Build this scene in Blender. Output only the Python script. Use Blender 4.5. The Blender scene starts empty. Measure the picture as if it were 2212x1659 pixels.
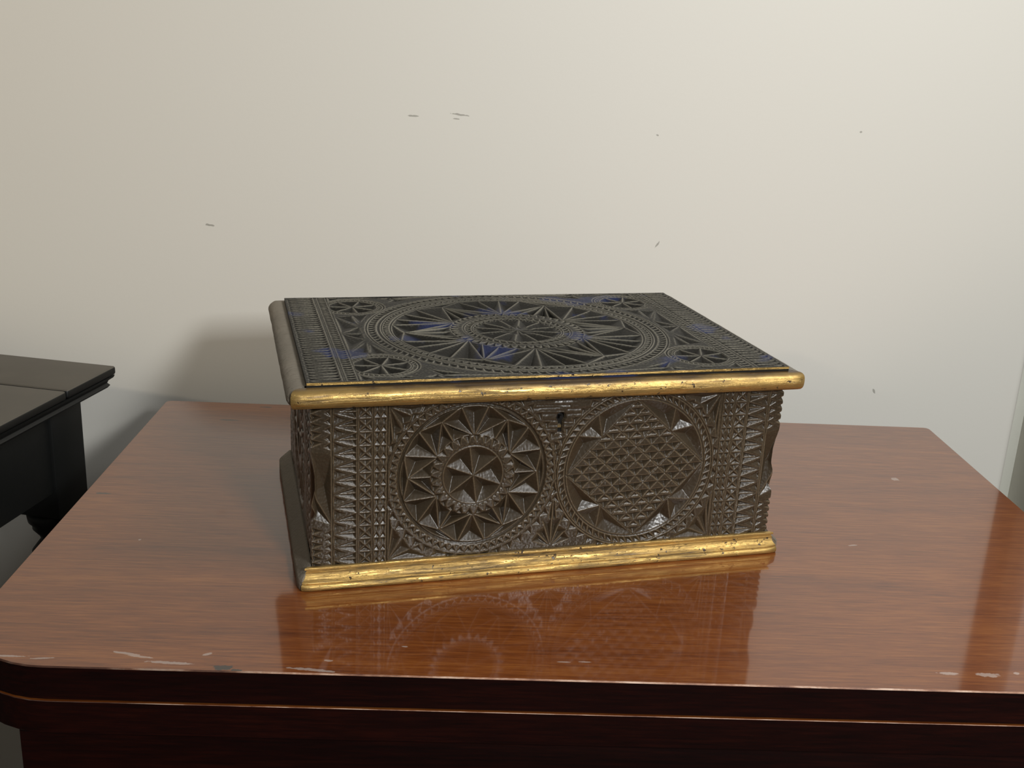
import bpy, bmesh, math, random
import numpy as np
from mathutils import Matrix, Vector

# ------------------------------------------------------------------ camera, world, lights, exposure
scn = bpy.context.scene
col = scn.collection
T = 0.74                                   # height of the mahogany table top above the floor
rnd = random.Random(7)

cam_d = bpy.data.cameras.new('camera')
cam = bpy.data.objects.new('camera', cam_d); col.objects.link(cam)
cr = Vector((0.998681, -0.02297, 0.04592)); cu = Vector((-0.036774, 0.304147, 0.951915)); cf = Vector((0.035832, 0.952348, -0.302901))
cam.matrix_world = Matrix(((cr.x, cu.x, -cf.x, 0.31342), (cr.y, cu.y, -cf.y, -1.04827), (cr.z, cu.z, -cf.z, 0.36461 + T), (0, 0, 0, 1)))
cam_d.sensor_width = 36.0; cam_d.lens = 37.65; cam_d.clip_start = 0.02
scn.camera = cam

scn.view_settings.view_transform = 'Standard'
scn.view_settings.look = 'None'
scn.view_settings.gamma = 1.0
scn.view_settings.use_curve_mapping = False
scn.view_settings.exposure = 0.05

wd = bpy.data.worlds.new('room_light'); scn.world = wd; wd.use_nodes = True
wb = wd.node_tree.nodes['Background']; wb.inputs[0].default_value = (1.0, 0.90, 0.76, 1); wb.inputs[1].default_value = 0.115

def lamp(name, kind, loc, target, energy, color, **kw):
    d = bpy.data.lights.new(name, kind); d.energy = energy; d.color = color
    for k, v in kw.items(): setattr(d, k, v)
    o = bpy.data.objects.new(name, d); col.objects.link(o); o.location = loc
    o.rotation_euler = (Vector(target) - Vector(loc)).to_track_quat('-Z', 'Y').to_euler()
    return o
# key lamp at the front right, ceiling light overhead, added warm spot from the left
lamp('key_light', 'AREA', (0.88, -1.56, T + 0.69), (0.50, -0.1, T + 0.1), 14.0, (0.975, 0.985, 0.985), shape='RECTANGLE', size=0.16, size_y=0.18)  # key lamp near the camera, placed by the direction of the box's shadow
lamp('ceiling_light', 'AREA', (0.98, -0.72, T + 1.05), (0.50, -0.35, T), 5.6, (0.97, 0.98, 0.98), shape='RECTANGLE', size=0.40, size_y=0.30)
lamp('band_spot', 'SPOT', (-0.9, -1.3, T + 0.9), (-0.2, 0.09, T + 1.0), 25, (1.0, 0.835, 0.63), spot_size=math.radians(70), spot_blend=0.16, shadow_soft_size=0.05)  # added lamp; its lower cone edge stands in for a wall shadow band

# ------------------------------------------------------------------ helpers
def tag(o, label=None, cat=None, group=None, kind=None):
    if label: o['label'] = label
    if cat: o['category'] = cat
    if group: o['group'] = group
    if kind: o['kind'] = kind
    return o

def link(name, me, mat=None, parent=None):
    o = bpy.data.objects.new(name, me); col.objects.link(o)
    if mat is not None and me is not None: me.materials.append(mat)
    if parent: o.parent = parent
    return o

def empty(name, loc=(0, 0, 0), rz=0):
    o = bpy.data.objects.new(name, None); col.objects.link(o)
    o.location = loc; o.rotation_euler = (0, 0, rz); o.empty_display_size = 0.05
    return o

def mesh_np(name, V, F, mat, parent=None, smooth=True, attr=None):
    """V (n,3) floats, F (m,4) ints"""
    me = bpy.data.meshes.new(name); V = np.asarray(V, np.float32); F = np.asarray(F, np.int32)
    k = F.shape[1]
    me.vertices.add(len(V)); me.vertices.foreach_set('co', V.ravel())
    me.loops.add(F.size); me.loops.foreach_set('vertex_index', F.ravel())
    me.polygons.add(len(F)); me.polygons.foreach_set('loop_start', np.arange(0, F.size, k, dtype=np.int32))
    me.polygons.foreach_set('use_smooth', np.full(len(F), smooth, bool))
    if attr is not None:
        a = me.attributes.new('wear', 'FLOAT', 'POINT'); a.data.foreach_set('value', np.asarray(attr, np.float32))
    me.update(calc_edges=True); me.validate()
    return link(name, me, mat, parent)

def from_bm(name, bm, mat, parent=None, smooth_angle=None):
    bmesh.ops.recalc_face_normals(bm, faces=bm.faces[:])
    me = bpy.data.meshes.new(name); bm.to_mesh(me); bm.free()
    if smooth_angle is not None:
        for f in me.polygons: f.use_smooth = True
        me.set_sharp_from_angle(angle=math.radians(smooth_angle))
    return link(name, me, mat, parent)

def box(name, x0, x1, y0, y1, z0, z1, mat, parent=None, bev=0.0, seg=2):
    bm = bmesh.new()
    bmesh.ops.create_cube(bm, size=1)
    for v in bm.verts:
        v.co = Vector(((x0 + x1) / 2 + v.co.x * (x1 - x0), (y0 + y1) / 2 + v.co.y * (y1 - y0), (z0 + z1) / 2 + v.co.z * (z1 - z0)))
    if bev: bmesh.ops.bevel(bm, geom=bm.edges[:], offset=bev, segments=seg, profile=0.5, affect='EDGES')
    return from_bm(name, bm, mat, parent, 35 if bev else None)

def prism(name, outline, z0, z1, mat, parent=None, bev_top=0.0, bev_bot=0.0, seg=2):
    bm = bmesh.new()
    vs = [bm.verts.new((x, y, z0)) for x, y in outline]
    f = bm.faces.new(vs); r = bmesh.ops.extrude_face_region(bm, geom=[f])
    for v in r['geom']:
        if isinstance(v, bmesh.types.BMVert): v.co.z = z1
    bmesh.ops.recalc_face_normals(bm, faces=bm.faces[:])
    for z, b in ((z1, bev_top), (z0, bev_bot)):
        if b:
            es = [e for e in bm.edges if all(abs(v.co.z - z) < 1e-6 for v in e.verts)]
            bmesh.ops.bevel(bm, geom=es, offset=b, segments=seg, profile=0.5, affect='EDGES')
    return from_bm(name, bm, mat, parent, 35)

def lathe(name, prof, mat, parent=None, loc=(0, 0, 0), n=28):
    V = []; F = []
    for r, z in prof:
        for i in range(n):
            a = 2 * math.pi * i / n; V.append((loc[0] + r * math.cos(a), loc[1] + r * math.sin(a), loc[2] + z))
    for j in range(len(prof) - 1):
        for i in range(n): F.append((j * n + i, j * n + (i + 1) % n, (j + 1) * n + (i + 1) % n, (j + 1) * n + i))
    return mesh_np(name, V, F, mat, parent)

# ------------------------------------------------------------------ materials
class NT:
    def __init__(s, name):
        s.m = bpy.data.materials.new(name); s.m.use_nodes = True; s.t = s.m.node_tree; s.b = s.t.nodes['Principled BSDF']
    def n(s, typ, **kw):
        nd = s.t.nodes.new(typ)
        for k, v in kw.items():
            if k.startswith('i_'):
                key = k[2:]; key = int(key) if key.isdigit() else key.replace('_', ' ')
                s.set(nd.inputs[key], v)
            else: setattr(nd, k, v)
        return nd
    def set(s, sock, v):
        if isinstance(v, bpy.types.NodeSocket): s.t.links.new(v, sock)
        else: sock.default_value = v
    def P(s, **kw):
        for k, v in kw.items(): s.set(s.b.inputs[k.replace('_', ' ')], v)
    def math(s, op, a, b=0.0, clamp=False):
        nd = s.n('ShaderNodeMath', operation=op, use_clamp=clamp); s.set(nd.inputs[0], a); s.set(nd.inputs[1], b); return nd.outputs[0]
    def mix(s, f, a, b):
        nd = s.n('ShaderNodeMix', data_type='RGBA'); s.set(nd.inputs[0], f); s.set(nd.inputs[6], a); s.set(nd.inputs[7], b); return nd.outputs[2]
    def ramp(s, f, stops):
        nd = s.n('ShaderNodeValToRGB'); s.set(nd.inputs[0], f); cr = nd.color_ramp
        while len(cr.elements) < len(stops): cr.elements.new(0.5)
        for e, (p, c) in zip(cr.elements, stops):
            e.position = p; e.color = (c, c, c, 1) if isinstance(c, (int, float)) else (*c, 1)
        return nd.outputs[0]
    def coord(s, scale=(1, 1, 1), rot=(0, 0, 0)):
        tc = s.n('ShaderNodeTexCoord'); mp = s.n('ShaderNodeMapping'); s.t.links.new(tc.outputs['Object'], mp.inputs[0])
        mp.inputs['Scale'].default_value = scale; mp.inputs['Rotation'].default_value = rot; return mp.outputs[0]
    def noise(s, vec, scale, detail=4, rough=0.55, dist=0.0):
        return s.n('ShaderNodeTexNoise', i_Vector=vec, i_Scale=scale, i_Detail=detail, i_Roughness=rough, i_Distortion=dist).outputs[0]
    def bump(s, h, strength=0.2, dist=0.001):
        s.P(Normal=s.n('ShaderNodeBump', i_Height=h, i_Strength=strength, i_Distance=dist).outputs[0])
    def marks(s, lst, jitter=None):
        """sum of small elliptical marks; lst of (centre, half length, half width, angle in the plane, plane)"""
        tot = 0.0; tc = s.n('ShaderNodeTexCoord').outputs['Object']
        nz = s.n('ShaderNodeTexNoise', i_Vector=tc, i_Scale=300.0, i_Detail=4.0).outputs[1]
        for c, a, b, ang, pl in lst:
            mp = s.n('ShaderNodeMapping', vector_type='TEXTURE'); s.t.links.new(tc, mp.inputs[0])
            mp.inputs['Location'].default_value = c
            mp.inputs['Rotation'].default_value = (0, 0, ang) if pl == 'z' else (0, -ang, 0)
            mp.inputs['Scale'].default_value = (a, b, 0.01) if pl == 'z' else (a, 0.01, b)
            w = s.n('ShaderNodeVectorMath', operation='MULTIPLY_ADD'); s.t.links.new(nz, w.inputs[0]); w.inputs[1].default_value = (1.9, 1.9, 1.9); s.t.links.new(mp.outputs[0], w.inputs[2])
            w2 = s.n('ShaderNodeVectorMath', operation='SUBTRACT'); s.t.links.new(w.outputs[0], w2.inputs[0]); w2.inputs[1].default_value = (.95, .95, .95)
            ln = s.n('ShaderNodeVectorMath', operation='LENGTH'); s.t.links.new(w2.outputs[0], ln.inputs[0])
            k = s.math('SUBTRACT', 1.25, ln.outputs['Value']); k = s.math('MULTIPLY', k, 4.0, True)
            tot = k if tot == 0.0 else s.math('MAXIMUM', tot, k)
        return tot

def m_wall():
    s = NT('painted_wall'); v = s.coord()
    n1 = s.noise(v, 1.6, 3); n2 = s.noise(v, 9.0, 4); n3 = s.noise(v, 260.0, 3)
    c = s.mix(s.ramp(n1, [(0.15, 0.0), (0.9, 1.0)]), (0.74, 0.72, 0.652, 1), (0.75, 0.727, 0.665, 1))
    c = s.mix(s.math('MULTIPLY', n2, 0.10), c, (0.70, 0.72, 0.66, 1))
    W = [((0.2411, 0, 0.2886), .0052, .0008, 0, 'y'), ((0.2898, 0, 0.2917), .0085, .0008, -.1, 'y'), ((0.2861, 0, 0.2874), .0030, .0006, 0, 'y'),
         ((0.0273, 0, 0.1664), .0040, .0010, -.1, 'y'), ((0.5055, 0, 0.1656), .0034, .0007, 1.0, 'y'), ((0.7655, 0, 0.0092), .0030, .0010, 2.1, 'y'),
         ((0.4955, 0, 0.2802), .0012, .0007, 0, 'y'), ((0.709, 0, 0.2929), .0011, .0008, 0, 'y')]
    W = [((c_[0], 0.092, c_[2] + T), a, b, g, p) for c_, a, b, g, p in W]
    c = s.mix(s.math('MULTIPLY', s.marks(W), 0.55), c, (0.13, 0.12, 0.09, 1))
    s.P(Base_Color=c, Roughness=0.62); s.bump(s.math('ADD', n3, s.math('MULTIPLY', n2, 2.0)), 0.10, 0.0006); return s.m

def m_plain(name, colr, rough=0.7, nscale=40.0, var=0.12, bump=0.1):
    s = NT(name); v = s.coord(); n = s.noise(v, nscale, 4)
    d = tuple(x * (1 - var) for x in colr); l = tuple(min(1, x * (1 + var)) for x in colr)
    s.P(Base_Color=s.mix(n, (*d, 1), (*l, 1)), Roughness=rough); s.bump(n, bump, 0.0008); return s.m

def m_mahogany(name, dark, mid, light, marks=None, edge=None, rough=0.3, coat=1.0, cr_=0.065):
    s = NT(name); v = s.coord((1.0, 14.0, 14.0)); v2 = s.coord((7.0, 120.0, 120.0)); v3 = s.coord((1, 2.2, 2.2))
    g = s.noise(v, 2.6, 6, 0.62, 0.6); f = s.noise(v2, 4.0, 5, 0.7); b = s.noise(v3, 2.5, 3)
    t = s.math('ADD', s.math('MULTIPLY', g, 0.38), s.math('MULTIPLY', f, 0.62))
    c = s.ramp(t, [(0.34, dark), (0.5, mid), (0.66, light)])
    c = s.mix(s.math('MULTIPLY', s.ramp(b, [(0.4, 0.0), (0.75, 1.0)]), 0.35), c, (*dark, 1))
    fl = s.ramp(s.noise(s.coord((6.0, 160.0, 160.0)), 5.0, 3), [(0.30, 1.0), (0.38, 0.0)])
    c = s.mix(s.math('MULTIPLY', fl, 0.35), c, (dark[0] * .35, dark[1] * .3, dark[2] * .3, 1))
    rg = rough
    if marks:
        wm, dm = marks
        c = s.mix(s.math('MULTIPLY', s.marks(wm), 0.42), c, (0.62, 0.55, 0.50, 1))
        c = s.mix(s.marks(dm), c, (0.03, 0.022, 0.018, 1))
    s.P(Base_Color=c, Roughness=rg, Coat_Weight=coat, Coat_Roughness=cr_, Coat_IOR=1.62, Specular_IOR_Level=0.2)
    s.bump(s.math('ADD', f, g), 0.035, 0.0004); return s.m

def m_edge():
    """worn arris of the leaf: bare pale wood where the varnish has gone"""
    s = NT('worn_edge'); n = s.noise(s.coord((9, 30, 30)), 3.0, 6, 0.7)
    c = s.ramp(n, [(0.36, (0.10, 0.030, 0.014)), (0.5, (0.34, 0.17, 0.10)), (0.62, (0.62, 0.44, 0.33))])
    x = s.n('ShaderNodeSeparateXYZ', i_0=s.coord()).outputs[0]
    w = s.math('ADD', s.math('MULTIPLY', x, 1.6), s.math('MULTIPLY', s.noise(s.coord((1, 1, 1)), 14.0, 3), 0.9)); w = s.ramp(w, [(0.62, 0.12), (0.85, 1.0)])
    c = s.mix(w, (0.035, 0.010, 0.005, 1), c)
    s.P(Base_Color=c, Roughness=0.55); return s.m

def m_carved(name, lo, hi, worn, rough, spec=0.5, coat=0.35, blue=False, bmp=0.13):
    s = NT(name); v = s.coord(); n = s.noise(v, 30.0, 5, 0.6); f = s.noise(s.coord((18, 160, 160)), 3.0, 4, 0.65); p = s.noise(v, 9.0, 3)
    c = s.mix(n, (*lo, 1), (*hi, 1)); c = s.mix(s.math('MULTIPLY', f, 0.45), c, (lo[0] * .5, lo[1] * .5, lo[2] * .5, 1))
    w = s.n('ShaderNodeAttribute', attribute_name='wear').outputs['Fac']
    w = s.math('MULTIPLY', w, s.ramp(p, [(0.25, 0.45), (0.7, 1.0)]))
    if blue:      # random patches tinted dark blue, under the wear colour
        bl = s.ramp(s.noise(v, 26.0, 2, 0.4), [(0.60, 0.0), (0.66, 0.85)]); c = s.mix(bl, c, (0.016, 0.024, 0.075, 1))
    c = s.mix(w, c, (*worn, 1))
    s.P(Base_Color=c, Roughness=s.math('ADD', s.math('MULTIPLY', n, 0.22), rough - 0.11), Specular_IOR_Level=spec, Coat_Weight=coat, Coat_Roughness=0.2)
    s.bump(s.math('ADD', f, n), bmp, 0.0004 if bmp < .5 else 0.0012); return s.m

def m_gold():
    s = NT('worn_gilding'); v = s.coord(); st = s.noise(s.coord((9, 110, 170)), 2.2, 6, 0.72, 0.5); sp = s.noise(v, 210.0, 4, 0.6); big = s.noise(s.coord((1, 2, 3)), 15.0, 4, .6); ck = s.noise(s.coord((60, 200, 200)), 4.0, 5, .7)
    fine = s.noise(s.coord((1, 1, 1)), 420.0, 3, .6)
    gold = s.mix(st, (0.50, 0.30, 0.08, 1), (0.95, 0.67, 0.25, 1))
    gold = s.mix(s.math('MULTIPLY', fine, 0.5), gold, (0.50, 0.29, 0.07, 1))
    w1 = s.ramp(sp, [(0.335, 1.0), (0.37, 0.0)])
    w2 = s.math('MULTIPLY', s.ramp(st, [(0.38, 1.0), (0.58, 0.0)]), s.ramp(big, [(0.38, 0.2), (0.57, 0.95)]))
    w3 = s.math('MULTIPLY', s.ramp(ck, [(0.36, 0.95), (0.43, 0.0)]), s.ramp(big, [(0.35, 0.3), (0.6, 1.0)]))
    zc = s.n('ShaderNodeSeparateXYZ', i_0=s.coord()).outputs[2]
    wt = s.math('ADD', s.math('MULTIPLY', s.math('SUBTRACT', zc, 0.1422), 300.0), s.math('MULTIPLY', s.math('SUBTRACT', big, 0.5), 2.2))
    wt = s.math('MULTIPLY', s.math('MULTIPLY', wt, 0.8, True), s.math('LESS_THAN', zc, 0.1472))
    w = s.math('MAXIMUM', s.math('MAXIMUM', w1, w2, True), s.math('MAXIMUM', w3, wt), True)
    s.P(Base_Color=s.mix(w, gold, (0.055, 0.032, 0.014, 1)), Metallic=s.math('SUBTRACT', 0.88, s.math('MULTIPLY', w, 0.85)), Roughness=s.math('ADD', 0.22, s.math('MULTIPLY', sp, 0.25)))
    s.bump(s.math('ADD', s.math('ADD', st, sp), s.math('MULTIPLY', w, -1.2)), 0.4, 0.0005); return s.m

WALL = m_wall()
TRIM = m_plain('painted_trim', (0.70, 0.68, 0.63), 0.5, 8)
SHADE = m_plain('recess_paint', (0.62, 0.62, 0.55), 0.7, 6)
FLOOR = m_plain('dark_carpet', (0.035, 0.028, 0.024), 0.95, 300, 0.4, 0.5)
Z0 = 0.0
wm = [((0.0406, -0.4778, Z0), .011, .0012, .0, 'z'), ((0.0604, -0.4793, Z0), .007, .0010, .1, 'z'), ((0.1085, -0.4716, Z0), .010, .0014, -.2, 'z'), ((0.1178, -0.4745, Z0), .009, .0012, -.15, 'z'),
      ((0.1378, -0.4805, Z0), .017, .0017, -.06, 'z'), ((0.1565, -0.4698, Z0), .003, .0016, .4, 'z'), ((0.2311, -0.4733, Z0), .0030, .0013, -.1, 'z'), ((0.2230, -0.4839, Z0), .016, .0016, -.1, 'z'),
      ((0.3755, -0.4677, Z0), .0042, .0008, 0, 'z'), ((0.3894, -0.467, Z0), .0042, .0008, 0, 'z'), ((0.6186, -0.4687, Z0), .007, .0018, 0, 'z'), ((0.6436, -0.4691, Z0), .008, .0028, 0, 'z'),
      ((0.7027, -0.147, Z0), .0035, .0045, .3, 'z'), ((0.6167, -0.2888, Z0), .004, .0012, .2, 'z'), ((0.0695, -0.3179, Z0), .0012, .0014, 0, 'z'), ((0.276, -0.455, Z0), .0022, .0009, 0, 'z'), ((0.663, -0.4665, Z0), .0022, .0016, 0, 'z')]
dm = [((0.1696, -0.484, Z0), .0050, .0022, 0, 'z'), ((0.178, -0.4865, Z0), .003, .001, 0, 'z'), ((0.015, -0.236, Z0), .006, .0012, 0, 'z'), ((0.075, -0.052, Z0), .007, .0014, 0, 'z'), ((0.103, -0.010, Z0), .005, .0012, 0, 'z')]
wm = [(c_, a_ * .8, b_ * .72, g_, p_) for c_, a_, b_, g_, p_ in wm]
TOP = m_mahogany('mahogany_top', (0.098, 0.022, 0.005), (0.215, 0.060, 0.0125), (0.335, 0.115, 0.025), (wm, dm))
MAHO_SHADED = m_mahogany('mahogany_edge_shaded', (0.004, 0.0008, 0.0006), (0.011, 0.0016, 0.0010), (0.023, 0.0034, 0.0016), None, rough=0.45, coat=0.3, cr_=0.15)  # shade on edges, aprons and legs put into a much darker mahogany
EDGE = m_edge()
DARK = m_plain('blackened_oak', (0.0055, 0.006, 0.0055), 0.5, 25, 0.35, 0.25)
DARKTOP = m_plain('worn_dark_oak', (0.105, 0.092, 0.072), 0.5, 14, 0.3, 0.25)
CARVED = m_carved('carved_walnut', (0.033, 0.023, 0.0125), (0.068, 0.048, 0.028), (0.155, 0.112, 0.066), 0.36, 0.42, 0.14)
CARVLID = m_carved('carved_walnut_lid', (0.011, 0.0105, 0.009), (0.024, 0.022, 0.018), (0.26, 0.24, 0.19), 0.5, 0.16, 0.0, True)  # same walnut as the front, the lid's dimmer light put into the colour
DULL = m_carved('dusty_moulding', (0.20, 0.175, 0.138), (0.33, 0.29, 0.23), (0.3, 0.26, 0.2), 0.65, 0.3, 0.0, False, 0.9)
GOLD = m_gold()
BLACK = m_plain('dark_iron', (0.010, 0.009, 0.008), 0.35, 90)
BRASS = NT('worn_brass'); BRASS.P(Base_Color=(0.42, 0.30, 0.14, 1), Metallic=0.9, Roughness=0.4); BRASS = BRASS.m

# ------------------------------------------------------------------ the setting
YW = 0.092
def wall_outline(x0, x1, y0, y1, r):
    pts = [(x0, y0)]
    for i in range(7):
        a = -math.pi / 2 + i * math.pi / 12; pts.append((x1 - r + r * math.cos(a), y0 + r + r * math.sin(a)))
    return pts + [(x1, y1), (x0, y1)]
tag(prism('wall_back', wall_outline(-2.2, 0.935, YW, YW + 0.12, 0.010), 0, 2.6, WALL), 'off white painted plaster wall behind the tables', 'wall', kind='structure')
tag(box('added_upright', 0.90, 1.02, YW + 0.065, YW + 0.14, T + 0.065, 2.6, DARK), 'unseen dark upright added for the table reflection', 'trim', kind='structure')  # added out of frame to darken the recess mirrored in the table top
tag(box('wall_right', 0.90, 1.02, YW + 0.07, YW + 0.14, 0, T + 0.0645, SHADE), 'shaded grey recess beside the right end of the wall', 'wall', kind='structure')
tag(box('trim_1', 0.981, 1.09, YW - 0.012, YW + 0.12, 0, 2.6, TRIM, bev=0.004), 'white painted casing beyond the wall recess', 'trim', kind='structure')
tag(box('wall_side', 1.091, 2.4, YW, YW + 0.12, 0, 2.6, WALL), 'off white wall beyond the casing', 'wall', kind='structure')
tag(box('floor', -2.2, 2.4, -4.0, YW + 0.14, -0.05, 0, FLOOR), 'dark carpeted floor under the tables', 'floor', kind='structure')
tag(box('baseboard_back', -2.2, 0.92, YW - 0.014, YW - 0.0005, 0.0, 0.13, TRIM, bev=0.003), 'painted skirting board along the back wall', 'baseboard', kind='structure')

# ------------------------------------------------------------------ mahogany card table
TW, TD, LT = 0.7924, 0.4879, 0.0233
def leaf_outline(r, inset=0.0):
    x0, x1, y0, y1 = inset, TW - inset, -TD + inset, -inset
    pts = []
    def arc(cx, cy, rr, a0, n=10):
        for i in range(n + 1):
            a = math.radians(a0 + 90 * i / n); pts.append((cx + rr * math.cos(a), cy + rr * math.sin(a)))
    arc(x1 - r, y0 + r, r, 270); arc(x1 - .006, y1 - .006, .006, 0, 3); arc(x0 + .006, y1 - .006, .006, 90, 3); arc(x0 + r, y0 + r, r, 180)
    return pts
def leaf(name, z0, z1, top, parent, bv=0.0008):
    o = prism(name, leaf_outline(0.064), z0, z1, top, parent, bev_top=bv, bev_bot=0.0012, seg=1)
    me = o.data; me.materials.append(MAHO_SHADED); me.materials.append(EDGE)
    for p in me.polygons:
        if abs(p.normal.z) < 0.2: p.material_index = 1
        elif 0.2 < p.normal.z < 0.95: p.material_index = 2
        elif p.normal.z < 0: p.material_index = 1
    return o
tbl = tag(empty('card_table', (0, 0, 0)), 'red brown mahogany folding card table carrying the carved box', 'table')
tbl.location = (0, 0, T)
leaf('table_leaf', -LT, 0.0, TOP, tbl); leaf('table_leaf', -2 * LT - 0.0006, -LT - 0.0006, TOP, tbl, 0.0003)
AZ = -2 * LT - 0.0008
box('apron', 0.034, TW - 0.034, -0.462, -0.444, AZ - 0.115, AZ, MAHO_SHADED, tbl, bev=0.0008)
box('apron', 0.034, 0.052, -0.443, -0.05, AZ - 0.115, AZ, MAHO_SHADED, tbl, bev=0.0008)
box('apron', TW - 0.052, TW - 0.034, -0.443, -0.05, AZ - 0.115, AZ, MAHO_SHADED, tbl, bev=0.0008)
box('apron', 0.034, TW - 0.034, -0.049, -0.032, AZ - 0.115, AZ, MAHO_SHADED, tbl, bev=0.0008)
for lx in (0.056, TW - 0.094):
    for ly in (-0.441, -0.09):
        bm = bmesh.new(); bmesh.ops.create_cube(bm, size=1)
        for v in bm.verts:
            k = 0.038 if v.co.z > 0 else 0.022
            v.co = Vector((lx + 0.019 + v.co.x * k, ly + 0.019 + v.co.y * k, (AZ - 0.002) if v.co.z > 0 else -T + 0.0005))
        from_bm('leg', bm, MAHO_SHADED, tbl)

# ------------------------------------------------------------------ small dark side table
st = tag(empty('side_table', (-0.0414, -0.023, 0), math.radians(-12)), 'small blackened oak side table with a split plank top beside the wall', 'table')
DZ = T + 0.0424; DW, DD = 0.40, 0.34
def plank(y0, y1):
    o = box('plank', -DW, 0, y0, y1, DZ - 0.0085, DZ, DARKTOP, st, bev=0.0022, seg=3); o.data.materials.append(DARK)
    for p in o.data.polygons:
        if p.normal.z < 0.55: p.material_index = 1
    return o
plank(-0.0830, 0.0); plank(-DD, -0.0852)
# ogee moulding below the planks, one run per side
def run(name, a, b, prof, out, mat, parent):
    """extrude profile (outward, z) from a to b; out = outward unit vector, mitred by profile offset along the run"""
    a = Vector(a); b = Vector(b); d = (b - a).normalized(); o = Vector(out); V = []; F = []
    for end, sgn in ((a, -1), (b, 1)):
        for u, z in prof: p = end + o * u + d * (sgn * u); V.append((p.x, p.y, z))
    n = len(prof)
    for i in range(n): F.append((i, (i + 1) % n, n + (i + 1) % n, n + i))
    bm = bmesh.new(); vs = [bm.verts.new(v) for v in V]
    for f in F: bm.faces.new([vs[i] for i in f])
    bm.faces.new(vs[:n]); bm.faces.new(vs[n:])
    return from_bm(name, bm, mat, parent, 50)
ins = 0.014
mp = [(0, DZ - 0.009), (ins - .001, DZ - 0.009), (ins - .002, DZ - 0.0115), (ins - .0055, DZ - 0.014), (ins - .0065, DZ - 0.0165), (ins - .0045, DZ - 0.019), (ins - .0065, DZ - 0.0215), (0, DZ - 0.0215)]
c4 = [(-ins, -ins), (-ins, -DD + ins), (-DW + ins, -DD + ins), (-DW + ins, -ins)]
run('moulding', (*c4[1], 0), (*c4[0], 0), mp, (1, 0, 0), DARK, st); run('moulding', (*c4[0], 0), (*c4[3], 0), mp, (0, 1, 0), DARK, st)
run('moulding', (*c4[3], 0), (*c4[2], 0), mp, (-1, 0, 0), DARK, st); run('moulding', (*c4[2], 0), (*c4[1], 0), mp, (0, -1, 0), DARK, st)
PX, PY, PS = 0.019, 0.034, 0.050
zt, zb = DZ - 0.0095, T - 0.090
legc = [(-PX - PS / 2, -PY - PS / 2), (-PX - PS / 2, -DD + PX + PS / 2), (-DW + PX + PS / 2, -PY - PS / 2), (-DW + PX + PS / 2, -DD + PX + PS / 2)]
for i, (lx, ly) in enumerate(legc):
    box('leg_post', lx - PS / 2, lx + PS / 2, ly - PS / 2, ly + PS / 2, zb, zt, DARK, st, bev=0.0015)
    prof = [(0.0, 0.0), (0.024, 0.0), (0.0225, -0.012), (0.019, -0.016), (0.019, -0.020), (0.013, -0.028), (0.012, -0.032), (0.021, -0.044), (0.024, -0.060), (0.024, -0.085), (0.019, -0.16), (0.014, -0.27), (0.013, -0.30),
            (0.020, -0.315), (0.022, -0.33), (0.014, -0.345), (0.020, -0.36), (0.024, -0.38)]
    zl = zb - 0.0003
    o = lathe('turned_leg', prof, DARK, st, (lx, ly, zl))
    box('leg_foot', lx - PS / 2, lx + PS / 2, ly - PS / 2, ly + PS / 2, 0.0005, zl - 0.38, DARK, st, bev=0.002)
za = T - 0.062
box('apron', -PX - 0.020, -PX - 0.003, -DD + PX + PS, -PY - PS, za, zt, DARK, st, bev=0.001)
box('apron', -DW + PX + 0.003, -DW + PX + 0.020, -DD + PX + PS, -PY - PS, za, zt, DARK, st, bev=0.001)
box('apron', -DW + PX + PS, -PX - PS, -PY - 0.020, -PY - 0.003, za, zt, DARK, st, bev=0.001)
box('apron', -DW + PX + PS, -PX - PS, -DD + PX + 0.003, -DD + PX + 0.020, za, zt, DARK, st, bev=0.001)

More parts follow.
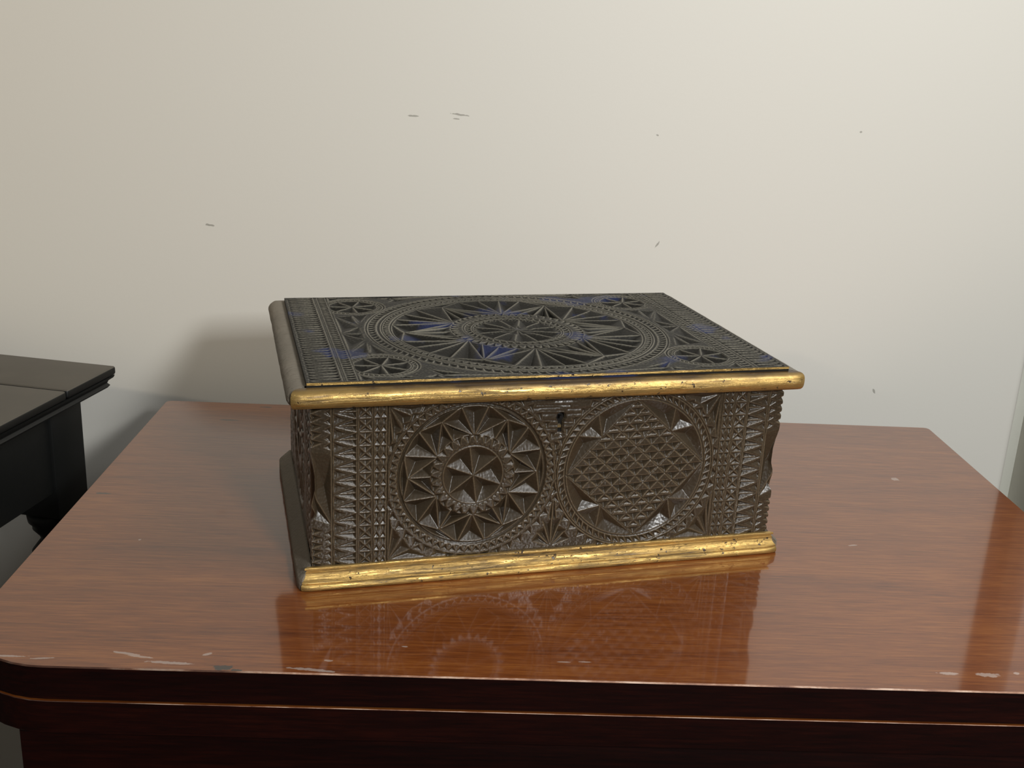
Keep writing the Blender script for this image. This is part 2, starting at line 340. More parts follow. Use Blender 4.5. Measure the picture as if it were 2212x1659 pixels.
# ------------------------------------------------------------------ chip carving as real relief
class Relief:
    """height field in metres over [0,w]x[0,h]; chips are faceted pits cut below the surface"""
    def __init__(s, w, h, step):
        s.w, s.h = w, h; s.nx = int(round(w / step)) + 1; s.ny = int(round(h / step)) + 1
        s.x = np.linspace(0, w, s.nx); s.y = np.linspace(0, h, s.ny); s.X, s.Y = np.meshgrid(s.x, s.y); s.Z = np.zeros((s.ny, s.nx))
        s.rng = np.random.RandomState(5)
    def chip(s, pts, p=None, d=0.003, jit=0.0):
        P = np.array(pts, float)
        if jit: P = P + s.rng.normal(0, jit, P.shape); d = d * (1 + s.rng.normal(0, .08))
        p = P.mean(0) if p is None else np.array(p, float)
        x0, y0 = P.min(0); x1, y1 = P.max(0)
        i0 = max(0, np.searchsorted(s.x, x0) - 1); i1 = min(s.nx, np.searchsorted(s.x, x1) + 1)
        j0 = max(0, np.searchsorted(s.y, y0) - 1); j1 = min(s.ny, np.searchsorted(s.y, y1) + 1)
        if i1 <= i0 or j1 <= j0: return
        X = s.X[j0:j1, i0:i1]; Y = s.Y[j0:j1, i0:i1]; dep = np.zeros_like(X)
        n = len(P)
        for k in range(n):
            a = P[k]; b = P[(k + 1) % n]
            den = (b[0] - a[0]) * (p[1] - a[1]) - (b[1] - a[1]) * (p[0] - a[0])
            if abs(den) < 1e-12: continue
            w_p = ((b[0] - a[0]) * (Y - a[1]) - (b[1] - a[1]) * (X - a[0])) / den
            w_b = ((X - a[0]) * (p[1] - a[1]) - (Y - a[1]) * (p[0] - a[0])) / den
            m = (w_p >= 0) & (w_b >= -1e-4) & (w_p + w_b <= 1.0001)
            dep = np.where(m, np.maximum(dep, w_p * d), dep)
        s.Z[j0:j1, i0:i1] = np.minimum(s.Z[j0:j1, i0:i1], -dep)
    def seg(s, a, b, w, d):
        a = np.array(a, float); b = np.array(b, float); u = b - a; L2 = u @ u
        lo = np.minimum(a, b) - w; hi = np.maximum(a, b) + w
        i0, i1 = np.searchsorted(s.x, lo[0]), np.searchsorted(s.x, hi[0]); j0, j1 = np.searchsorted(s.y, lo[1]), np.searchsorted(s.y, hi[1])
        X = s.X[j0:j1, i0:i1] - a[0]; Y = s.Y[j0:j1, i0:i1] - a[1]
        t = np.clip((X * u[0] + Y * u[1]) / L2, 0, 1); r = np.hypot(X - t * u[0], Y - t * u[1])
        s.Z[j0:j1, i0:i1] = np.minimum(s.Z[j0:j1, i0:i1], -d * np.clip(1 - r / w, 0, 1))
    def ring(s, c, r, w, d):
        R_ = np.hypot(s.X - c[0], s.Y - c[1]); s.Z = np.minimum(s.Z, -d * np.clip(1 - np.abs(R_ - r) / w, 0, 1))
    def fill(s, mask, d):
        s.Z = np.where(mask, np.minimum(s.Z, -d), s.Z)
    def pol(s, c, r, a): return (c[0] + r * math.cos(a), c[1] + r * math.sin(a))
    def arc(s, c, r, a0, a1, n=4): return [s.pol(c, r, a0 + (a1 - a0) * i / n) for i in range(n + 1)]
    def teeth(s, c, r0, r1, n, d, ph=0.0, dip=0.3, fill=0.98, jit=0.0001):
        """ring of triangular chips, base on r0, apex on r1"""
        for k in range(n):
            a = 2 * math.pi * k / n + ph; h_ = math.pi / n * fill
            s.chip([s.pol(c, r0, a - h_), s.pol(c, r0, a + h_), s.pol(c, r1, a)], s.pol(c, r0 + (r1 - r0) * dip, a), d, jit)
    def ropes(s, c, r0, r1, n, d, skew, ph=0.0):
        """ring of slanted gouges, like a rope"""
        for k in range(n):
            a = 2 * math.pi * k / n + ph; h_ = math.pi / n * 0.96
            s.chip([s.pol(c, r0, a - h_), s.pol(c, r0, a + h_), s.pol(c, r1, a + h_ + skew), s.pol(c, r1, a - h_ + skew)], s.pol(c, (r0 + r1) / 2, a + skew / 2), d, 0.0001)
    def star(s, c, R_, n, d, ph=0.0, pr=0.64):
        for k in range(n):
            a0 = ph + 2 * math.pi * k / n; a1 = a0 + 2 * math.pi / n
            s.chip([c] + s.arc(c, R_, a0, a1, 6), s.pol(c, R_ * pr, (a0 + a1) / 2), d)
    def zig(s, c, r1, r2, n, d, ph=0.0, parts_o=2, parts_i=2):
        """zigzag ring: fans opening outward from inner apexes, fans opening inward from outer apexes"""
        st_ = 2 * math.pi / n
        for k in range(n):
            a = ph + k * st_; I = s.pol(c, r1, a)
            for q in range(parts_o):
                b0 = a - st_ / 2 + st_ * q / parts_o; b1 = a - st_ / 2 + st_ * (q + 1) / parts_o; bm_ = (b0 + b1) / 2
                Q = s.pol(c, r2, bm_); s.chip([I] + s.arc(c, r2, b0, b1, 3), (I[0] + (Q[0] - I[0]) * .74, I[1] + (Q[1] - I[1]) * .74), d, 0.00015)
            O = s.pol(c, r2, a + st_ / 2)
            for q in range(parts_i):
                b0 = a + st_ * q / parts_i; b1 = a + st_ * (q + 1) / parts_i; bm_ = (b0 + b1) / 2
                Q = s.pol(c, r1, bm_); s.chip([O] + s.arc(c, r1, b0, b1, 3), (O[0] + (Q[0] - O[0]) * .72, O[1] + (Q[1] - O[1]) * .72), d * .85, 0.00015)
    def rosette(s, c, r1, rO, r2, ph, w, po, pi_, d):
        """six inner apexes with fans opening outward, six outer apexes with fans opening inward, crescents at the rim"""
        st_ = math.pi / 3; mixp = lambda A, B, t: (A[0] + (B[0] - A[0]) * t, A[1] + (B[1] - A[1]) * t)
        for k in range(6):
            a = ph + k * st_; I = s.pol(c, r1, a); O = s.pol(c, rO, a + st_ / 2)
            for q in range(po):
                b0 = a - w + 2 * w * q / po; b1 = a - w + 2 * w * (q + 1) / po
                s.chip([I] + s.arc(c, r2, b0, b1, 3), mixp(I, s.pol(c, r2, (b0 + b1) / 2), .70), d, 0.0002)
            for sg in (-1, 1):
                A = s.pol(c, r2, a + sg * w); B = s.pol(c, rO, a + sg * st_ / 2); M = mixp(A, B, .5)
                s.chip([I, A, B], mixp(I, M, .66), d, 0.0002)
            for q in range(pi_):
                b0 = a + st_ * q / pi_; b1 = a + st_ * (q + 1) / pi_; Q = s.pol(c, r1, (b0 + b1) / 2)
                s.chip([O] + s.arc(c, r1, b0, b1, 2), mixp(O, Q, .60), d * .95, 0.0002)
            s.chip([O] + s.arc(c, r2, a + w, a + st_ - w, 6), s.pol(c, rO + (r2 - rO) * .55, a + st_ / 2), d * .7)
    def finish(s, blur=1, rough=0.00006, wide=6):
        Z = s.Z
        wob = s.rng.normal(0, 1, Z.shape)
        for _ in range(3): wob = (wob + np.roll(wob, 1, 0) + np.roll(wob, -1, 0) + np.roll(wob, 1, 1) + np.roll(wob, -1, 1)) / 5
        Z = Z + wob * rough * 3
        for _ in range(blur):
            Q = np.pad(Z, 1, mode='edge'); Z = (4 * Z + Q[:-2, 1:-1] + Q[2:, 1:-1] + Q[1:-1, :-2] + Q[1:-1, 2:]) / 8
        s.Z = Z
        B = Z.copy()
        for _ in range(wide):
            Q = np.pad(B, 1, mode='edge'); B = (Q[:-2, 1:-1] + Q[2:, 1:-1] + Q[1:-1, :-2] + Q[1:-1, 2:]) / 4
        s.wear = np.clip((Z - B) / 0.00020, 0, 1) * np.clip(1 + Z / 0.0022, 0, 1)
    def build(s, place, groups, mat, parent):
        """place(X,Y,Z)->(n,3). groups: [(name, label, mask over faces)] in order; the first group is the part, the others its sub-parts"""
        nx, ny = s.nx, s.ny
        V = place(s.X, s.Y, s.Z).reshape(-1, 3); idx = np.arange(nx * ny).reshape(ny, nx)
        F = np.stack([idx[:-1, :-1], idx[:-1, 1:], idx[1:, 1:], idx[1:, :-1]], -1)
        lab = np.zeros(F.shape[:2], int)
        for g, (nm, lb, fn) in enumerate(groups):
            if g: lab[fn((s.X[:-1, :-1] + s.X[1:, 1:]) / 2, (s.Y[:-1, :-1] + s.Y[1:, 1:]) / 2)] = g
        root = None; w = s.wear.ravel()
        for g, (nm, lb, fn) in enumerate(groups):
            f = F[lab == g].reshape(-1, 4); used, inv = np.unique(f, return_inverse=True)
            o = mesh_np(nm, V[used], inv.reshape(-1, 4), mat, root or parent, True, w[used])
            if lb: o['label'] = lb
            if root is None:
                root = o if not isinstance(parent, tuple) else None
        return root
mm = 0.001

# ---- front panel: 345 mm wide, from the base moulding (z 13 mm) up under the lid
W, BD = 0.345, 0.2186
ZB, ZT = 0.0135, 0.1330
FH = ZT - ZB
vz = lambda v: (15 + (v - 15) * 1.134) * mm - ZB
def border(R, x_in, x_out, H, tall, n):
    """chip border from the inner column (x_in) to the outer edge (x_out); 4 columns"""
    sg = 1 if x_in > x_out else -1
    L = lambda t: x_in - sg * t * mm
    p = (H - 2 * mm) / n
    for k in range(n):
        y0 = 1 * mm + k * p; y1 = y0 + p; ym = (y0 + y1) / 2
        # column D: little hourglass pairs
        a, b = L(0.4), L(9.4); e = 0.25 * mm
        m_ = (a + b) / 2
        R.chip([(a, y0 + e), (m_, y0 + e), ((a + m_) / 2, ym)], ((a + m_) / 2, y0 + p * .30), 1.5 * mm)
        R.chip([(m_, y0 + e), (b, y0 + e), ((m_ + b) / 2, ym)], ((m_ + b) / 2, y0 + p * .30), 1.5 * mm)
        R.chip([(a, y1 - e), (m_, y1 - e), ((a + m_) / 2, ym)], ((a + m_) / 2, y1 - p * .16), 1.6 * mm)
        R.chip([(m_, y1 - e), (b, y1 - e), ((m_ + b) / 2, ym)], ((m_ + b) / 2, y1 - p * .16), 1.6 * mm)
        # column C: crossed squares
        a, b = L(10.2), L(19.8); m_ = (a + b) / 2; c = (m_, ym)
        R.chip([(a, y0 + e), (b, y0 + e), c], (m_, y0 + p * .22), 1.7 * mm); R.chip([(a, y1 - e), (b, y1 - e), c], (m_, y1 - p * .14), 1.8 * mm)
        R.chip([(a, y0 + e), (a, y1 - e), c], (a + (m_ - a) * .45, ym), 1.4 * mm); R.chip([(b, y0 + e), (b, y1 - e), c], (b + (m_ - b) * .45, ym), 1.4 * mm)
        # column B: long teeth, apex towards the edge, with small nicks between
        a, b = L(20.8), L(36.6)
        R.chip([(a, y0), (a, ym), (b, ym)], (a + (b - a) * .16, y0 + p * .34), 2.4 * mm, .00012)
        R.chip([(a, ym), (a, y1), (b, ym)], (a + (b - a) * .16, y0 + p * .70), 2.4 * mm, .00012)
        q = a + (b - a) * .45
        R.chip([(b, y0 - p * .42), (b, y0 + p * .42), (q, y0)], (b + (q - b) * .28, y0 + p * .1), 1.5 * mm, .0001)
        R.chip([(b, y0 - p * .2), (b, y0 + p * .2), (b + (q - b) * .4, y0)], (b + (q - b) * .2, y0), 2.2 * mm)
    for t in (0.0, 9.8, 20.3): R.seg((L(t), 0), (L(t), H), .5 * mm, .9 * mm)
    R.seg((L(37.2), 0), (L(37.2), H), .6 * mm, 1.2 * mm)
    # outer column A: zigzags at top and bottom, a long lens gouge between
    a, b = L(37.8), L(51.2)
    ya, yb = H * .27, H * .70
    R.chip([(a, ya), (a, yb), (b, yb + 3 * mm), (b, (ya + yb) / 2)], (a + (b - a) * .35, H * .50), 4.2 * mm)
    R.chip([(a, ya), (b, (ya + yb) / 2), (b, ya + 6 * mm)], (a + (b - a) * .7, H * .36), 3.2 * mm)
    k = 0
    for lo, hi in ((0.0, ya - 1 * mm), (yb + 6 * mm, H)):
        m_n = max(3, int((hi - lo) / (5.2 * mm))); pp = (hi - lo) / m_n
        for i in range(m_n):
            y0 = lo + i * pp; q = a + (b - a) * .42
            R.chip([(b, y0), (b, y0 + pp), (q, y0 + pp / 2)], (b + (q - b) * .2, y0 + pp * .45), 2.6 * mm, .00025)
            R.chip([(a, y0 - pp / 2), (a, y0 + pp / 2), (q, y0)], (a + (q - a) * .45, y0), 1.2 * mm, .0002)

RF = Relief(W, FH, 0.00036)
C1 = (111.5 * mm, vz(69.4)); C2 = (232.5 * mm, vz(67.6)); R1, R2 = 59 * mm, 60 * mm
def spandrels(R):
    # fan below the meeting point of the two circles
    f = (171 * mm, vz(17.0))
    for a0, a1, rr in ((20, 47, 15), (47, 72, 17), (72, 90, 23), (90, 108, 23), (108, 133, 17), (133, 160, 15)):
        R.chip([f, R.pol(f, rr * mm, math.radians(a0)), R.pol(f, rr * mm, math.radians(a1))], R.pol(f, rr * .68 * mm, math.radians((a0 + a1) / 2)), 2.8 * mm)
    t = (171.5 * mm, vz(58))
    R.chip([t, (168.2 * mm, vz(33)), (171.2 * mm, vz(36))], (169.8 * mm, vz(38)), 2.2 * mm); R.chip([t, (171.4 * mm, vz(36)), (174.6 * mm, vz(33))], (172.8 * mm, vz(38)), 2.2 * mm)
    # corners beside the circles
    for cx, sx in ((52.5, 1), (294.5, -1)):
        for vy, sy in ((16.5, 1), (116, -1)):
            c = (cx * mm, vz(vy)); P = lambda u, v: (c[0] + sx * u * 1.42 * mm, c[1] + sy * v * 1.42 * mm)
            R.chip([P(0, 0), P(20, 0), P(11, 5)], P(10, 2), 2.2 * mm); R.chip([P(0, 0), P(11, 5), P(7, 11)], P(6.5, 6), 2.6 * mm)
            R.chip([P(0, 0), P(6, 11.5), P(2, 17)], P(2.7, 10), 2.6 * mm); R.chip([P(0, 2), P(1.5, 17), P(0, 27)], P(.5, 16), 2.2 * mm)
            R.chip([P(20.5, 0), P(32, 0), P(24, 2.8)], P(25, .9), 1.6 * mm)
            R.chip([P(12, 5.2), P(17, 3), P(15, 7)], P(14.8, 5), 1.5 * mm); R.chip([P(7.5, 11.5), P(10, 8), P(9.5, 12.5)], P(9, 10.7), 1.4 * mm)
spandrels(RF)
# bare block round the keyhole with rough horizontal tool strokes
for k in range(26):
    y = vz(86) + rnd.uniform(0, 42) * mm; xa = rnd.uniform(146, 178); RF.seg((xa * mm, y), ((xa + rnd.uniform(8, 24)) * mm, y + rnd.uniform(-.9, .9) * mm), rnd.uniform(.9, 1.9) * mm, rnd.uniform(.25, .55) * mm)
RF.teeth(C1, 60.5 * mm, 66.0 * mm, 44, 1.8 * mm, .03, .35); RF.teeth(C2, 61.0 * mm, 66.5 * mm, 44, 1.8 * mm, .03, .35)
# medallion discs are levelled first so nothing spills into them
for c, r in ((C1, R1), (C2, R2)): RF.Z[np.hypot(RF.X - c[0], RF.Y - c[1]) < r + .6 * mm] = 0
# left medallion: six pointed star, serrated collar, zigzag petals, toothed rim
RF.star(C1, 21.5 * mm, 6, 5.8 * mm, math.radians(38))
RF.ring(C1, 22.2 * mm, .7 * mm, .9 * mm)
RF.teeth(C1, 30.5 * mm, 24.2 * mm, 26, 2.3 * mm, .05, .3); RF.teeth(C1, 22.6 * mm, 24.6 * mm, 40, .8 * mm, 0, .3)
RF.rosette(C1, 29.2 * mm, 46.0 * mm, 51.8 * mm, math.radians(30), math.radians(11), 1, 2, 6.0 * mm)
RF.ring(C1, 52.2 * mm, 1.9 * mm, 2.2 * mm)
RF.teeth(C1, 58.8 * mm, 54.3 * mm, 62, 1.9 * mm, .02, .33); RF.teeth(C1, 53.6 * mm, 56.2 * mm, 62, 1.0 * mm, .02 + math.pi / 62, .35)
# right medallion: rope rim, four faceted segments, lattice diamond
RF.ropes(C2, 54.2 * mm, 59.4 * mm, 66, 1.9 * mm, .055); RF.ring(C2, 53.6 * mm, .8 * mm, 1.2 * mm); RF.ring(C2, 60.0 * mm, .6 * mm, 1.0 * mm)
hd = 52.6 * mm; tilt = math.radians(2.5)
cor = [RF.pol(C2, hd, tilt + math.pi / 2 * k) for k in range(4)]
for k in range(4):
    A, B = cor[k], cor[(k + 1) % 4]; M = ((A[0] + B[0]) / 2, (A[1] + B[1]) / 2); am = tilt + math.pi / 2 * k + math.pi / 4
    r = 53.0 * mm; Q1, Q2 = RF.pol(C2, r, am - .20), RF.pol(C2, r, am + .20)
    RF.chip([A, M, Q1] + RF.arc(C2, r, am - .20, am - math.pi / 4 + .03, 5), RF.pol(C2, 45.0 * mm, am - .27), 4.0 * mm)
    RF.chip([B, M, Q2] + RF.arc(C2, r, am + .20, am + math.pi / 4 - .03, 5), RF.pol(C2, 45.0 * mm, am + .27), 4.0 * mm)
    RF.chip([M, Q1] + RF.arc(C2, r, am - .20, am + .20, 4)[1:], RF.pol(C2, 48.2 * mm, am), 3.2 * mm)
NL = 9
def lat(i, j):
    u = (i / NL - .5) * 2; v = (j / NL - .5) * 2     # along the two edge directions
    x = (u - v) / 2 * hd; y = (u + v) / 2 * hd
    return (C2[0] + x * math.cos(tilt) - y * math.sin(tilt), C2[1] + x * math.sin(tilt) + y * math.cos(tilt))
for i in range(NL):
    for j in range(NL):
        bt, rt, tp, lf = lat(i, j), lat(i + 1, j), lat(i + 1, j + 1), lat(i, j + 1); ce = ((bt[0] + tp[0]) / 2, (bt[1] + tp[1]) / 2); h_ = tp[1] - bt[1]
        fine = (i + j <= 4) or (i + j >= 2 * NL - 6)
        RF.chip([lf, bt, rt], (ce[0], ce[1] - h_ * .17), (3.6 if not fine else 2.6) * mm, .00015)
        if fine:
            g = .30
            RF.chip([(lf[0] * (1 - g) + tp[0] * g, lf[1] * (1 - g) + tp[1] * g), (rt[0] * (1 - g) + tp[0] * g, rt[1] * (1 - g) + tp[1] * g), tp], (ce[0], ce[1] + h_ * .20), 1.5 * mm, .0002)
for i in range(0, NL + 1, 3):
    RF.seg(lat(i, 0), lat(i, NL), .55 * mm, 1.0 * mm); RF.seg(lat(0, i), lat(NL, i), .45 * mm, .7 * mm)
# borders
RF.Z[:, RF.x < 51.5 * mm] = 0; RF.Z[:, RF.x > W - 48.5 * mm] = 0
border(RF, 51.5 * mm, 0, FH, True, 12); border(RF, W - 48.5 * mm, W, FH, True, 12)
# sunk keyhole
kx, kz = 173.5 * mm, vz(101)
key = (np.hypot(RF.X - kx, RF.Y - kz - 4.2 * mm) < 3.6 * mm) | ((np.abs(RF.X - kx) < 2.1 * mm) & (RF.Y > kz - 8.6 * mm) & (RF.Y < kz + 4 * mm))
RF.chip([(kx - 4.5 * mm, kz - 8.4 * mm), (kx + 4.5 * mm, kz - 8.4 * mm), (kx + 2 * mm, kz - 12 * mm), (kx - 2.5 * mm, kz - 11.5 * mm)], (kx, kz - 9 * mm), 1.5 * mm)
RF.finish(1, wide=3)
RF.Z = np.where(key, -0.0050, RF.Z)

# ---- side panels (short ends): the same vocabulary, one disc each, and the plain back
def side_relief(step):
    R = Relief(BD, FH, step); c = (BD / 2, FH / 2)
    border(R, 46 * mm, -5 * mm, FH, True, 12); border(R, BD - 46 * mm, BD + 5 * mm, FH, True, 12)
    R.star(c, 21 * mm, 6, 4 * mm, .2); R.teeth(c, 30 * mm, 24 * mm, 26, 2.2 * mm); R.zig(c, 29.5 * mm, 50 * mm, 12, 3.6 * mm, .1)
    R.ring(c, 52 * mm, 1.9 * mm, 2.0 * mm); R.teeth(c, 58.5 * mm, 54 * mm, 60, 1.8 * mm)
    R.finish(1); return R
RL = side_relief(0.0007); RR = side_relief(0.0007)
bx = tag(empty('carved_box', (0.20704, -0.38252, T + 0.0002), 0.23532), 'dark chip carved wooden box with gilded front mouldings on the mahogany table', 'box')
def edge_z(R, col_, ys): return np.interp(ys, R.y, R.Z[:, col_])
def place_front(X, Y, Z):
    zl = edge_z(RL, -1, RF.y)[:, None]; zr = edge_z(RR, 0, RF.y)[:, None]; k = 4 * mm
    dx = -zl * np.clip(1 - X / k, 0, 1) + zr * np.clip(1 - (W - X) / k, 0, 1)
    return np.stack([X + dx, -Z, Y + ZB], -1)
in_c = lambda c, r: (lambda x, y: np.hypot(x - c[0], y - c[1]) < r)
RF.build(place_front, [('front_panel', 'dark walnut front board carved with two medallions', None),
    ('border_band', None, lambda x, y: x < 51.5 * mm), ('border_band', None, lambda x, y: x > W - 48.5 * mm),
    ('star_medallion', 'round medallion with a six pointed star in zigzag petals', in_c(C1, R1)),
    ('lattice_medallion', 'round medallion holding a lattice diamond', in_c(C2, R2))], CARVED, bx)
front = [o for o in bx.children if o.name.startswith('front_panel')][0]
# escutcheon-less keyhole: dark iron lock plate, pin and ward behind the opening
V = [(kx - 5 * mm, 0.0047, kz + ZB - 10 * mm), (kx + 5 * mm, 0.0047, kz + ZB - 10 * mm), (kx + 5 * mm, 0.0047, kz + ZB + 9 * mm), (kx - 5 * mm, 0.0047, kz + ZB + 9 * mm)]
box('keyhole', kx - 4 * mm, kx + 4 * mm, 0.0046, 0.0062, kz + ZB - 9.4 * mm, kz + ZB + 8.6 * mm, BLACK, front)
bm = bmesh.new(); bmesh.ops.create_cone(bm, cap_ends=True, segments=14, radius1=1.2 * mm, radius2=1.0 * mm, depth=4 * mm, matrix=Matrix.Translation((kx, 0.003, kz + ZB + 4.2 * mm)) @ Matrix.Rotation(math.pi / 2, 4, 'X')); from_bm('lock_pin', bm, BLACK, front, 40)
box('lock_ward', kx - 2.0 * mm, kx + 1.0 * mm, 0.0030, 0.0046, kz + ZB - 4.4 * mm, kz + ZB - 2.6 * mm, BRASS, front)
def place_left(X, Y, Z):        # X runs from the back (0) to the front (BD)
    zf = edge_z(RF, 0, RL.y)[:, None]; dy = -zf * np.clip(1 - (BD - X) / (4 * mm), 0, 1)
    return np.stack([-Z, BD - X + dy, Y + ZB], -1)
def place_right(X, Y, Z):       # X runs from the front (0) to the back
    zf = edge_z(RF, -1, RR.y)[:, None]; dy = -zf * np.clip(1 - X / (4 * mm), 0, 1)
    return np.stack([W + Z, X + dy, Y + ZB], -1)
RL.build(place_left, [('side_panel', None, None)], CARVED, bx); RR.build(place_right, [('side_panel', None, None)], CARVED, bx)
box('back_panel', 0.003, W - 0.003, BD - 0.006, BD, ZB, ZT, CARVED, bx)
box('bottom_board', 0.006, W - 0.006, 0.0065, BD - 0.0065, 0.002, 0.010, CARVED, bx)

# ---- lid
LX0, LX1, LY0, LY1 = -0.0025, 0.3430, -0.0055, 0.2320
LW, LD = LX1 - LX0, LY1 - LY0
ZP = 0.1500
RT = Relief(LW, LD, 0.00042)
CC = (LW / 2, LD / 2)
ros = [(53.5 * mm, 34.5 * mm), (53.5 * mm, LD - 34.5 * mm), (LW - 53.5 * mm, 34.5 * mm), (LW - 53.5 * mm, LD - 34.5 * mm)]
# corner triangles between rings, rosettes and bands
for sx in (0, 1):
    for sy in (0, 1):
        P = lambda u, v: ((u if not sx else LW / mm - u) * mm, (v if not sy else LD / mm - v) * mm)
        RT.chip([P(36, 117), P(36, 70), P(50, 100)], P(40, 95), 2.6 * mm); RT.chip([P(36, 118), P(51, 101), P(51, 117)], P(46, 113), 2.2 * mm)
        RT.chip([P(37, 68), P(49, 65), P(51, 95)], P(46, 74), 2.6 * mm); RT.chip([P(50, 64.5), P(62, 62), P(53, 88)], P(55, 70), 2.2 * mm)
        RT.chip([P(90, 8), P(152, 2.0), P(90, 2.0)], P(100, 4), 2.4 * mm); RT.chip([P(84, 22), P(92, 8), P(108, 9)], P(93, 13), 2.4 * mm); RT.chip([P(78, 4), P(90, 2), P(88, 9)], P(85, 5), 2.0 * mm)
        RT.chip([P(36, 3), P(47, 3), P(36, 14)], P(39, 6), 1.8 * mm); RT.chip([P(52, 4), P(76, 3), P(66, 8)], P(65, 5), 1.4 * mm)
for c, r in [(c, 26.5 * mm) for c in ros]: RT.Z[np.hypot(RT.X - c[0], RT.Y - c[1]) < r] = 0
RT.Z[np.hypot(RT.X - CC[0], RT.Y - CC[1]) < 118.5 * mm] = 0
for c in ros:
    RT.star(c, 20.5 * mm, 7, 4.4 * mm, .3); RT.ropes(c, 21.6 * mm, 24.8 * mm, 40, 1.3 * mm, .06); RT.ring(c, 25.8 * mm, .8 * mm, 1.2 * mm); RT.ring(c, 21.0 * mm, .5 * mm, .8 * mm)
# central medallion
RT.star(CC, 34.5 * mm, 12, 3.6 * mm, math.radians(12), .70); RT.star(CC, 15 * mm, 6, 1.6 * mm, math.radians(27), .5)
RT.teeth(CC, 35.0 * mm, 29.0 * mm, 36, 1.8 * mm, 0, .3)
RT.ring(CC, 35.6 * mm, .6 * mm, 1.0 * mm); RT.ropes(CC, 36.4 * mm, 41.8 * mm, 44, 1.7 * mm, .07); RT.ring(CC, 42.4 * mm, .6 * mm, .9 * mm)
RT.teeth(CC, 53.0 * mm, 44.5 * mm, 48, 2.2 * mm, .02, .3)
RT.rosette(CC, 52.0 * mm, 90.0 * mm, 98.8 * mm, math.radians(30), math.radians(16), 3, 4, 5.4 * mm)
RT.ring(CC, 99.3 * mm, .7 * mm, 1.2 * mm); RT.teeth(CC, 105.4 * mm, 100.4 * mm, 110, 1.5 * mm, 0, .35); RT.ring(CC, 108.6 * mm, 1.3 * mm, 1.1 * mm)
RT.ring(CC, 106.2 * mm, .6 * mm, .9 * mm); RT.ropes(CC, 111.0 * mm, 117.0 * mm, 112, 1.7 * mm, .022); RT.ring(CC, 118.0 * mm, .7 * mm, 1.1 * mm)
# side bands: fringe of long spikes and a ladder
bandm = (RT.X < 35 * mm) | (RT.X > LW - 35 * mm)
RT.Z[bandm] = 0
for sx in (0, 1):
    px = lambda u: (u if not sx else LW / mm - u) * mm
    n = 38; p = (LD - 4 * mm) / n
    for k in range(n):
        y0 = 2 * mm + k * p
        RT.chip([(px(23.2), y0), (px(23.2), y0 + p), (px(4.5), y0 + p / 2)], (px(19.5), y0 + p / 2), 2.0 * mm, .0002)
        RT.chip([(px(2.0), y0 - p * .45), (px(2.0), y0 + p * .45), (px(11.5), y0)], (px(4.5), y0), 1.4 * mm, .0002)
    n = 46; p = (LD - 4 * mm) / n
    for k in range(n):
        y0 = 2 * mm + k * p; RT.chip([(px(26.4), y0 + .3 * mm), (px(33.6), y0 + .3 * mm), (px(33.6), y0 + p - .5 * mm), (px(26.4), y0 + p - .5 * mm)], (px(30), y0 + p * .5), 1.5 * mm, .0001)
    for u in (24.4, 25.6, 34.4): RT.seg((px(u), 0), (px(u), LD), .5 * mm, .8 * mm)
bd_ = np.minimum(np.minimum(RT.X, LW - RT.X), np.minimum(RT.Y, LD - RT.Y)); RT.Z = np.where(bd_ < 1.2 * mm, 0, RT.Z)
RT.finish(1)
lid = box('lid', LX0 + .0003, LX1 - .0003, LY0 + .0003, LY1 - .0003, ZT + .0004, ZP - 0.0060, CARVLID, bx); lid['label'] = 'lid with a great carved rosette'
sag = lambda X, Y: -0.0011 * np.clip(Y / LD - .9, 0, 1) * 10 * (np.exp(-((X - .09) / .02) ** 2))
def place_lid(X, Y, Z): return np.stack([X + LX0, Y + LY0, ZP + Z + sag(X, Y)], -1)
def groups_lid():
    ins_c = in_c(CC, 118.4 * mm)
    g = [('lid_field', None, None), ('side_band', None, lambda x, y: x < 35 * mm), ('side_band', None, lambda x, y: x > LW - 35 * mm)]
    for c in ros: g.append(('corner_rosette', None, (lambda c: lambda x, y: (np.hypot(x - c[0], y - c[1]) < 26.2 * mm) & (x > 35 * mm) & (x < LW - 35 * mm))(c)))
    g.append(('great_rosette', 'large round rosette of radiating wedges', ins_c)); return g
# every carved region of the lid is a sub-part of the lid
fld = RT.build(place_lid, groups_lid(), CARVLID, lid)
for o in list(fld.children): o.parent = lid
# skirt that closes the raised carved board down to the moulding
bm = bmesh.new(); a = [bm.verts.new(v) for v in ((LX0, LY0, ZP - .0061), (LX1, LY0, ZP - .0061), (LX1, LY1, ZP - .0061), (LX0, LY1, ZP - .0061))]; b = [bm.verts.new((v.co.x, v.co.y, ZP)) for v in a]
for i in range(4): bm.faces.new((a[i], a[(i + 1) % 4], b[(i + 1) % 4], b[i]))
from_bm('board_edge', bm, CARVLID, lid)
box('gilt_fillet', LX0, LX1, LY0 - .0005, LY0 - .00005, ZP - .0016, ZP - .0001, GOLD, lid)

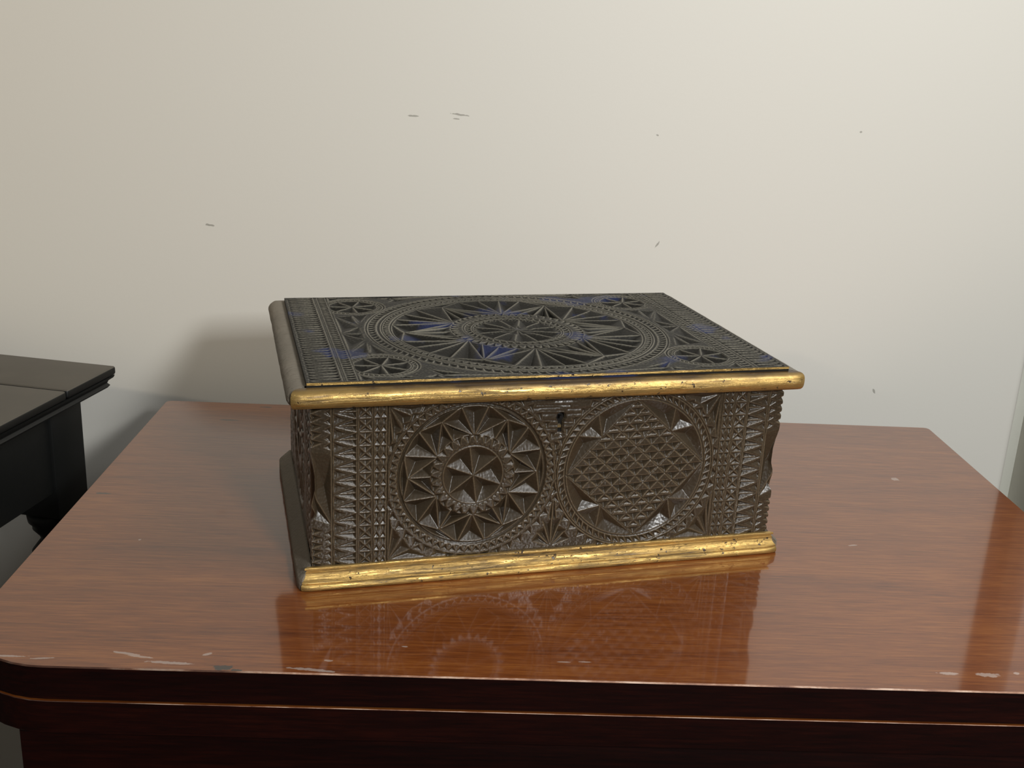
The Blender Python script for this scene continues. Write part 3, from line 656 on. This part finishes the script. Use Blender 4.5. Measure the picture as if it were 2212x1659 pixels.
# ---- mouldings: sweep of a profile, mitred and worn round at the corners
def sweep(name, p0, p1, out, prof, mat, parent, seed, ncut=90, round_=0.30, amp=0.00018):
    """prof: list of (outward, z) from inner top round to inner bottom; p0,p1: inner line ends"""
    rg = np.random.RandomState(seed); p0 = np.array(p0); p1 = np.array(p1); L = np.linalg.norm(p1 - p0); d = (p1 - p0) / L; o = np.array(out)
    mo = max(u for u, z in prof); V = []; npf = len(prof)
    wob = np.convolve(rg.normal(0, 1, ncut + 12), np.ones(5) / 5, 'same')[6:-5]
    for i in range(ncut + 1):
        t = i / ncut
        for u, z in prof:
            s_ = -u + t * (L + 2 * u); e = min(s_ + mo, L + mo - s_)         # distance from the mitre tip
            k = max(0.0, 1 - e / 0.010); uu = u * (1 - round_ * k * k) + wob[i] * amp * (u / mo)
            s2 = s_ + (round_ * k * k * u) * (1 if t < .5 else -1)
            V.append((*(p0 + d * s2 + o * uu), z + wob[i] * amp * .4))
    F = [(i * npf + j, i * npf + (j + 1) % npf, (i + 1) * npf + (j + 1) % npf, (i + 1) * npf + j) for i in range(ncut) for j in range(npf)]
    bm = bmesh.new(); vs = [bm.verts.new((v[0], v[1], v[3])) for v in V]
    for f in F: bm.faces.new([vs[q] for q in f])
    bm.faces.new(vs[:npf]); bm.faces.new(vs[-npf:])
    return from_bm(name, bm, mat, parent, 38)
def nose(o_, zt_, zb_, fl=.0):
    pr = [(0, zt_), (o_ * .25, zt_)]
    zc = (zt_ + zb_) / 2; hz = (zt_ - zb_) / 2
    for i in range(1, 14):
        a = math.pi / 2 - math.pi * i / 14; pr.append((o_ * .25 + o_ * .75 * math.cos(a), zc + hz * math.sin(a)))
    return pr + [(o_ * .25, zb_), (0, zb_)]
zt_, zb_ = ZP - 0.0032, ZT + 0.0003
NF = nose(0.0086, zt_, zb_); NS = nose(0.0132, zt_, zb_)
def lid_run(name, p0, p1, out, pr, mat, seed, lab=None):
    o = sweep(name, p0, p1, out, pr, mat, lid, seed)
    if lab: o['label'] = lab
sweep_args = dict()
def mitre(seg_o, side_o): return side_o
# ends of each run reach the neighbour's corner: inner line is lengthened so that the outer tips meet
def framed(name, x0, x1, y0, y1, of, os_, proff, profs, zmat, parent, seed0, lab):
    ex = os_ - of
    a = sweep(name, (x0 - ex, y0, 0), (x1 + ex, y0, 0), (0, -1, 0), proff, zmat[0], parent, seed0); a['label'] = lab
    sweep(name, (x0, y1, 0), (x0, y0 - (of - os_), 0), (-1, 0, 0), profs, zmat[1], parent, seed0 + 1)
    sweep(name, (x1, y0 - (of - os_), 0), (x1, y1, 0), (1, 0, 0), profs, zmat[1], parent, seed0 + 2)
    sweep(name, (x1, y1, 0), (x0, y1, 0), (0, 1, 0), profs, zmat[1], parent, seed0 + 3)
framed('lid_moulding', LX0, LX1, LY0, LY1, 0.0086, 0.0132, NF, NS, (GOLD, DULL), lid, 11, 'worn gilded half round nosing')
def base_prof():
    return [(u * mm, z * mm) for u, z in ((0, 15.8), (2.2, 15.8), (2.5, 15.0), (2.3, 14.1), (1.2, 13.7), (1.1, 12.7), (1.9, 12.2), (1.7, 11.2), (2.0, 9.6), (2.8, 8.0), (4.0, 6.8), (5.4, 6.1), (5.6, 5.2), (5.0, 4.7), (6.0, 4.4), (6.9, 3.5), (7.2, 2.3), (7.0, 1.1), (6.4, .2), (5.8, 0), (0, 0))]
def base_side(o_, h_): return [(0, h_ + .001), (o_ * .1, h_ + .001), (o_ * .94, h_ * .56), (o_, h_ * .50), (o_, h_ * .06), (o_ * .95, 0.0), (0, 0.0)]
framed('base_moulding', 0.0, W, 0.0, BD, 0.0072, 0.0100, base_prof(), base_side(0.0100, 0.0158), (GOLD, DULL), bx, 31, 'worn gilded ogee base moulding')
bpy.context.view_layer.update()
